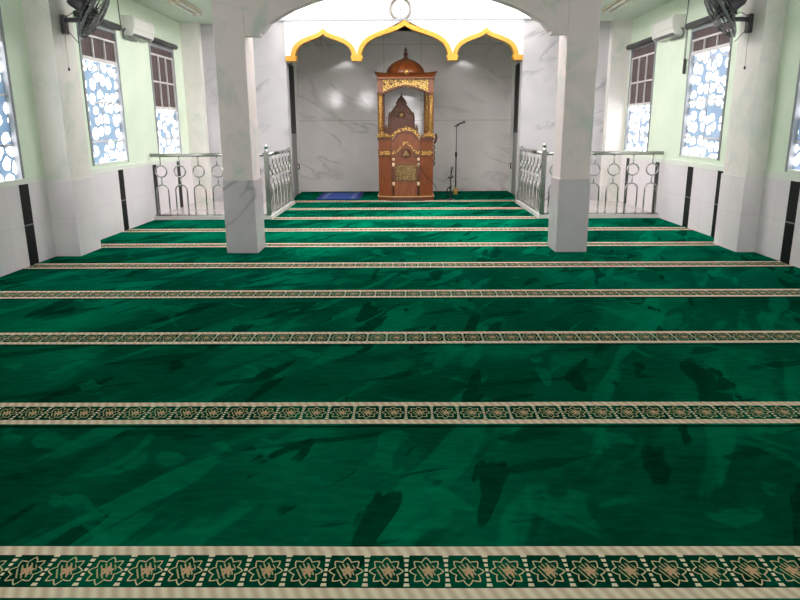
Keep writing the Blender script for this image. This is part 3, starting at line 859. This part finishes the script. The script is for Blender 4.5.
# blue prayer mat
def mat_mat():
    t = NT('blue prayer mat weave'); x, y, z = t.sep(t.obj())
    ax = t.math('ABSOLUTE', x); ay = t.math('ABSOLUTE', y)
    brd = t.math('MAXIMUM', t.math('GREATER_THAN', ax, .35), t.math('GREATER_THAN', ay, .63))
    strip = t.math('MULTIPLY', t.math('GREATER_THAN', ax, .24), t.math('LESS_THAN', ax, .33))
    nz = t.noise(t.obj(), 22, 3)
    c = t.mix(t.math('MULTIPLY', strip, t.math('GREATER_THAN', nz, .5)), t.ramp(nz, [(.3, lin('#1f3f9c')), (.7, lin('#3159b4'))]), lin('#8390b4'))
    c = t.mix(brd, c, lin('#14247a'))
    t.set(c, .85); return t.m
b = MB(); n = 10
W, D = .43, .70
pts = []; 
for j in range(n+1):
    for i in range(n+1):
        u, v = -1+2*i/n, -1+2*j/n
        pts.append((u*W, v*D, .012+.004*math.sin(u*5+v*3)*abs(u)))
F = [(j*(n+1)+i, j*(n+1)+i+1, (j+1)*(n+1)+i+1, (j+1)*(n+1)+i) for j in range(n) for i in range(n)]
b._poly(pts, F, mat_mat())
o = b.build('prayer_mat', loc=(-1.31, 13.78, .0010))
md = o.modifiers.new('thickness', 'SOLIDIFY'); md.thickness = .008; md.offset = -1
tag(o, 'blue patterned prayer mat lying on the carpet left of the pulpit', 'mat')

# ------------------------------------------------------------------ air conditioners
def aircon(x, s, y0, y1, z0, z1, lab):
    e = empty('air_conditioner', (x, (y0+y1)/2, z0)); tag(e, lab, 'air conditioner')
    L = (y1-y0)/2; H = z1-z0; D = .165
    sx = -s
    prof = [(0, 0), (.10, 0), (.14, .03), (D, .09), (D+.005, H-.03), (D-.02, H), (0, H)]
    b = MB(); n = len(prof)
    P = [(sx*a, -L, z) for a, z in prof]+[(sx*a, L, z) for a, z in prof]
    F = [tuple(range(n)), tuple(range(n, 2*n))[::-1]]+[((i+1) % n, i, n+i, n+(i+1) % n) for i in range(n)]
    b._poly(P, F, M['acw']); b.build('body', parent=e)
    b = MB(); b.box(min(sx*(D+.003), sx*(D+.012)), max(sx*(D+.003), sx*(D+.012)), -L+.02, L-.02, .095, H-.035, M['acw'], bev=.003); b.build('front_panel', parent=e)
    mt = Matrix.Rotation(0, 4, 'Y')
    b = MB(); b._poly([(sx*.105, -L+.06, .0), (sx*.143, -L+.06, .029), (sx*.143, L-.06, .029), (sx*.105, L-.06, .0), (sx*.108, -L+.06, -.006), (sx*.146, -L+.06, .023), (sx*.146, L-.06, .023), (sx*.108, L-.06, -.006)],
        [(0,1,2,3),(7,6,5,4),(0,4,5,1),(1,5,6,2),(2,6,7,3),(3,7,4,0)], M['acd']); b.build('outlet_louver', parent=e)
    b = MB()
    yy = -L-.03
    b.tube([(sx*.04, -L, .08), (sx*.04, yy, .07), (sx*.03, yy-.03, .02), (sx*.03, yy, -.03), (sx*.03, -L+.05, -.035), (sx*.03, -L+.4, -.03)], .014, 7, M['acd']); b.build('drain_pipe', parent=e)
    b = MB(); b.tube([(sx*.012, yy-.01, .06), (sx*.012, yy-.04, H+.02), (sx*.012, yy-.05, 3.1-z0)], .006, 6, M['acd']); b.build('wire', parent=e)
aircon(XL, -1, 9.77, 10.56, 2.595, 2.85, 'white wall air conditioner between the two left windows')
aircon(XR, 1, 9.99, 10.84, 2.59, 2.85, 'white wall air conditioner between the two right windows')
# remote-like pull handle hanging by the right air conditioner
e = empty('blind_pull', (XR-.03, 9.80, 2.05)); tag(e, 'dark pull handle hanging on a cord beside the right window', 'blind pull')
b = MB(); b.tube([(0,0,.2), (0,0,.62)], .005, 6, M['roller']); b.tube([(.005,0.05,.1), (.005,.05,.62)], .004, 6, M['roller']); b.build('cord', parent=e)
b = MB(); b.lathe([(.012, 0), (.02, .01), (.02, .19), (.01, .2)], 10, M['roller']); b.build('handle', parent=e)

# ------------------------------------------------------------------ wall fans
def fan(xw, s, yp, zc_, lab):
    """s=-1: on the left pillar, blowing to +x"""
    d = -s
    e = empty('wall_fan', (xw, yp, zc_)); tag(e, lab, 'fan')
    b = MB(); b.box(min(0, d*.05), max(0, d*.05), -.045, .045, -.10, .09, M['fan'], bev=.012); b.build('wall_plate', parent=e)
    b = MB(); b.box(min(d*.05, d*.24), max(d*.05, d*.24), -.025, .025, .015, .06, M['fan'], bev=.008); b.tube([(d*.2,0,.04), (d*.24,0,.1), (d*.21,0,.17)], .028, 8, M['fan']); b.build('arm', parent=e)
    tilt = math.radians(33); az = math.radians(17)
    n = Vector((d*math.cos(tilt)*math.cos(az), math.cos(tilt)*math.sin(az), -math.sin(tilt)))
    c = Vector((d*.335, .03, .115))                        # centre of the guard
    q = Vector((0,0,1)).rotation_difference(n).to_matrix().to_4x4()
    T = Matrix.Translation(c) @ q
    b = MB(); b.lathe([(.03, -.27), (.06, -.26), (.075, -.23), (.078, -.12), (.07, -.085), (.04, -.075), (.03, -.06)], 20, M['fan'], T); b.build('motor_housing', parent=e)
    Rg = .305
    g = MB()
    def ringat(r, z, th): g.tube([T @ Vector((r*math.cos(2*PI*k/40), r*math.sin(2*PI*k/40), z)) for k in range(40)], th, 5, M['fanw'], closed=True)
    ringat(Rg, 0, .009); ringat(Rg*.98, .012, .006)
    for r, z in ((.20, .065), (.12, .082), (.2, -.06), (.12, -.075)): ringat(r, z, .003)
    for k in range(36):
        a = 2*PI*k/36
        for sg in (1, -1):
            g.tube([T @ Vector((r*math.cos(a+w), r*math.sin(a+w), sg*z)) for r, z, w in ((.055, .088, 0), (.12, .082, .03), (.2, .065, .05), (.28, .03, .06), (Rg, .0, .06))], .0026, 4, M['fanw'])
    g.build('guard', parent=e)
    b = MB(); b.lathe([(.06, .08), (.06, .09), (.04, .098), (.003, .1)], 20, M['fan'], T); b.build('badge', parent=e)
    b = MB(); b.lathe([(.04, -.05), (.045, .02), (.03, .04), (.003, .045)], 16, M['fan'], T); hb = b.build('hub', parent=e)
    for k in range(5):
        a = 2*PI*k/5; P = []; m_ = 6
        for i in range(m_+1):
            r = .04+(.265-.04)*i/m_; hw = .03+.055*math.sin(PI*min(1, i/m_*.75+.1))
            for sg in (-1, 1):
                P.append(T @ Vector((r*math.cos(a)-sg*hw*math.sin(a), r*math.sin(a)+sg*hw*math.cos(a), sg*.018)))
        b = MB(); b._poly(P, [(2*i, 2*i+1, 2*i+3, 2*i+2) for i in range(m_)], M['blackp'], True)
        o = b.build('blade', parent=e); mm = o.modifiers.new('thickness', 'SOLIDIFY'); mm.thickness = .003
    b = MB(); b.tube([(d*.03,-.03,-.095), (d*.032,-.032,-.3), (d*.03,-.03,-.44)], .003, 5, M['cord']); b.lathe([(.004, -.47), (.011, -.46), (.011, -.445), (.004, -.435)], 8, M['blackp'], Matrix.Translation((d*.03, -.03, 0))); b.build('pull_cord', parent=e)
    b = MB(); b.tube([(d*.045,.02,-.07), (d*.09,.02,-.12), (d*.13,.02,-.17), (d*.15,.02,-.18)], .004, 5, M['blackp'])
    b.tube([(d*.05,.03,.08), (d*.10,.03,.11), (d*.16,.03,.10), (d*.2,.0,.16)], .005, 5, M['blackp']); b.build('power_wire', parent=e)
fan(-3.585, -1, 7.50, 2.42, 'dark grey wall fan on the left pillar')
fan(3.675, 1, 7.66, 2.41, 'dark grey wall fan on the right pillar')

# ------------------------------------------------------------------ ceiling lamps
for x, y0, lab in ((-3.2, 10.0, 'twin tube ceiling lamp over the left bay'), (3.12, 10.05, 'twin tube ceiling lamp over the right bay')):
    e = empty('ceiling_lamp', (x, y0+.55, CEIL)); tag(e, lab, 'lamp', 'twin tube ceiling lamps')
    b = MB(); b.box(-.085, .085, -.55, .55, -.035, 0, M['lampb'], bev=.006); b.build('housing', parent=e)
    for sx in (-.05, .05):
        b = MB(); b.tube([(sx, -.52, -.055), (sx, .52, -.055)], .017, 10, M['tube']); b.build('tube', parent=e)
        b = MB()
        for yy in (-.535, .535): b.box(sx-.02, sx+.02, yy-.015, yy+.015, -.08, -.034, M['lampb'])
        b.build('tube_holder', parent=e)

# ------------------------------------------------------------------ camera
F_PX = 672.0
th = math.atan((300-127)/F_PX); yaw = math.atan(6/(F_PX/math.cos(th)))
cp, sp, cy, sy = math.cos(th), math.sin(th), math.cos(yaw), math.sin(yaw)
fwd = Vector((-sy*cp, cy*cp, -sp)); rt = Vector((cy, sy, 0)); upv = rt.cross(fwd)
rt, upv = (rt-.005*upv).normalized(), (upv+.005*rt).normalized()
cam = bpy.data.cameras.new('camera'); co = bpy.data.objects.new('camera', cam); COL.objects.link(co)
m = Matrix((( rt.x, upv.x, -fwd.x, 0), (rt.y, upv.y, -fwd.y, 0), (rt.z, upv.z, -fwd.z, 1.36), (0,0,0,1)))
co.matrix_world = m
cam.sensor_fit = 'HORIZONTAL'; cam.sensor_width = 36; cam.lens = 36*F_PX/800; cam.clip_start = .05
sc.camera = co

# ------------------------------------------------------------------ daylight
w = bpy.data.worlds.new('overcast sky'); sc.world = w; w.use_nodes = True
bg = w.node_tree.nodes['Background']; bg.inputs['Color'].default_value = (1, .95, .965, 1); bg.inputs['Strength'].default_value = 8.0
def portal(name, loc, rot, sx, sy_):
    L = bpy.data.lights.new(name, 'AREA'); L.shape = 'RECTANGLE'; L.size = sx; L.size_y = sy_
    L.cycles.is_portal = True
    o = bpy.data.objects.new(name, L); COL.objects.link(o); o.location = loc; o.rotation_euler = rot
portal('skylight_portal', (-2.52, 10.05, 4.12), (0, -PI/2, 0), 1.3, 5.2)
portal('skylight_portal', (2.52, 10.05, 4.12), (0, PI/2, 0), 1.3, 5.2)
portal('doorway_portal', (0, YR-.22, 1.6), (PI/2, 0, 0), 7.6, 3.1)
sc.view_settings.view_transform = 'Standard'; sc.view_settings.look = 'None'; sc.view_settings.exposure = 0.98; sc.view_settings.gamma = 1.0
sc.view_settings.use_curve_mapping = False
sc.cycles.use_denoising = True
sc.cycles.max_bounces = 12; sc.cycles.diffuse_bounces = 7; sc.cycles.glossy_bounces = 4
sc.cycles.sample_clamp_indirect = 6
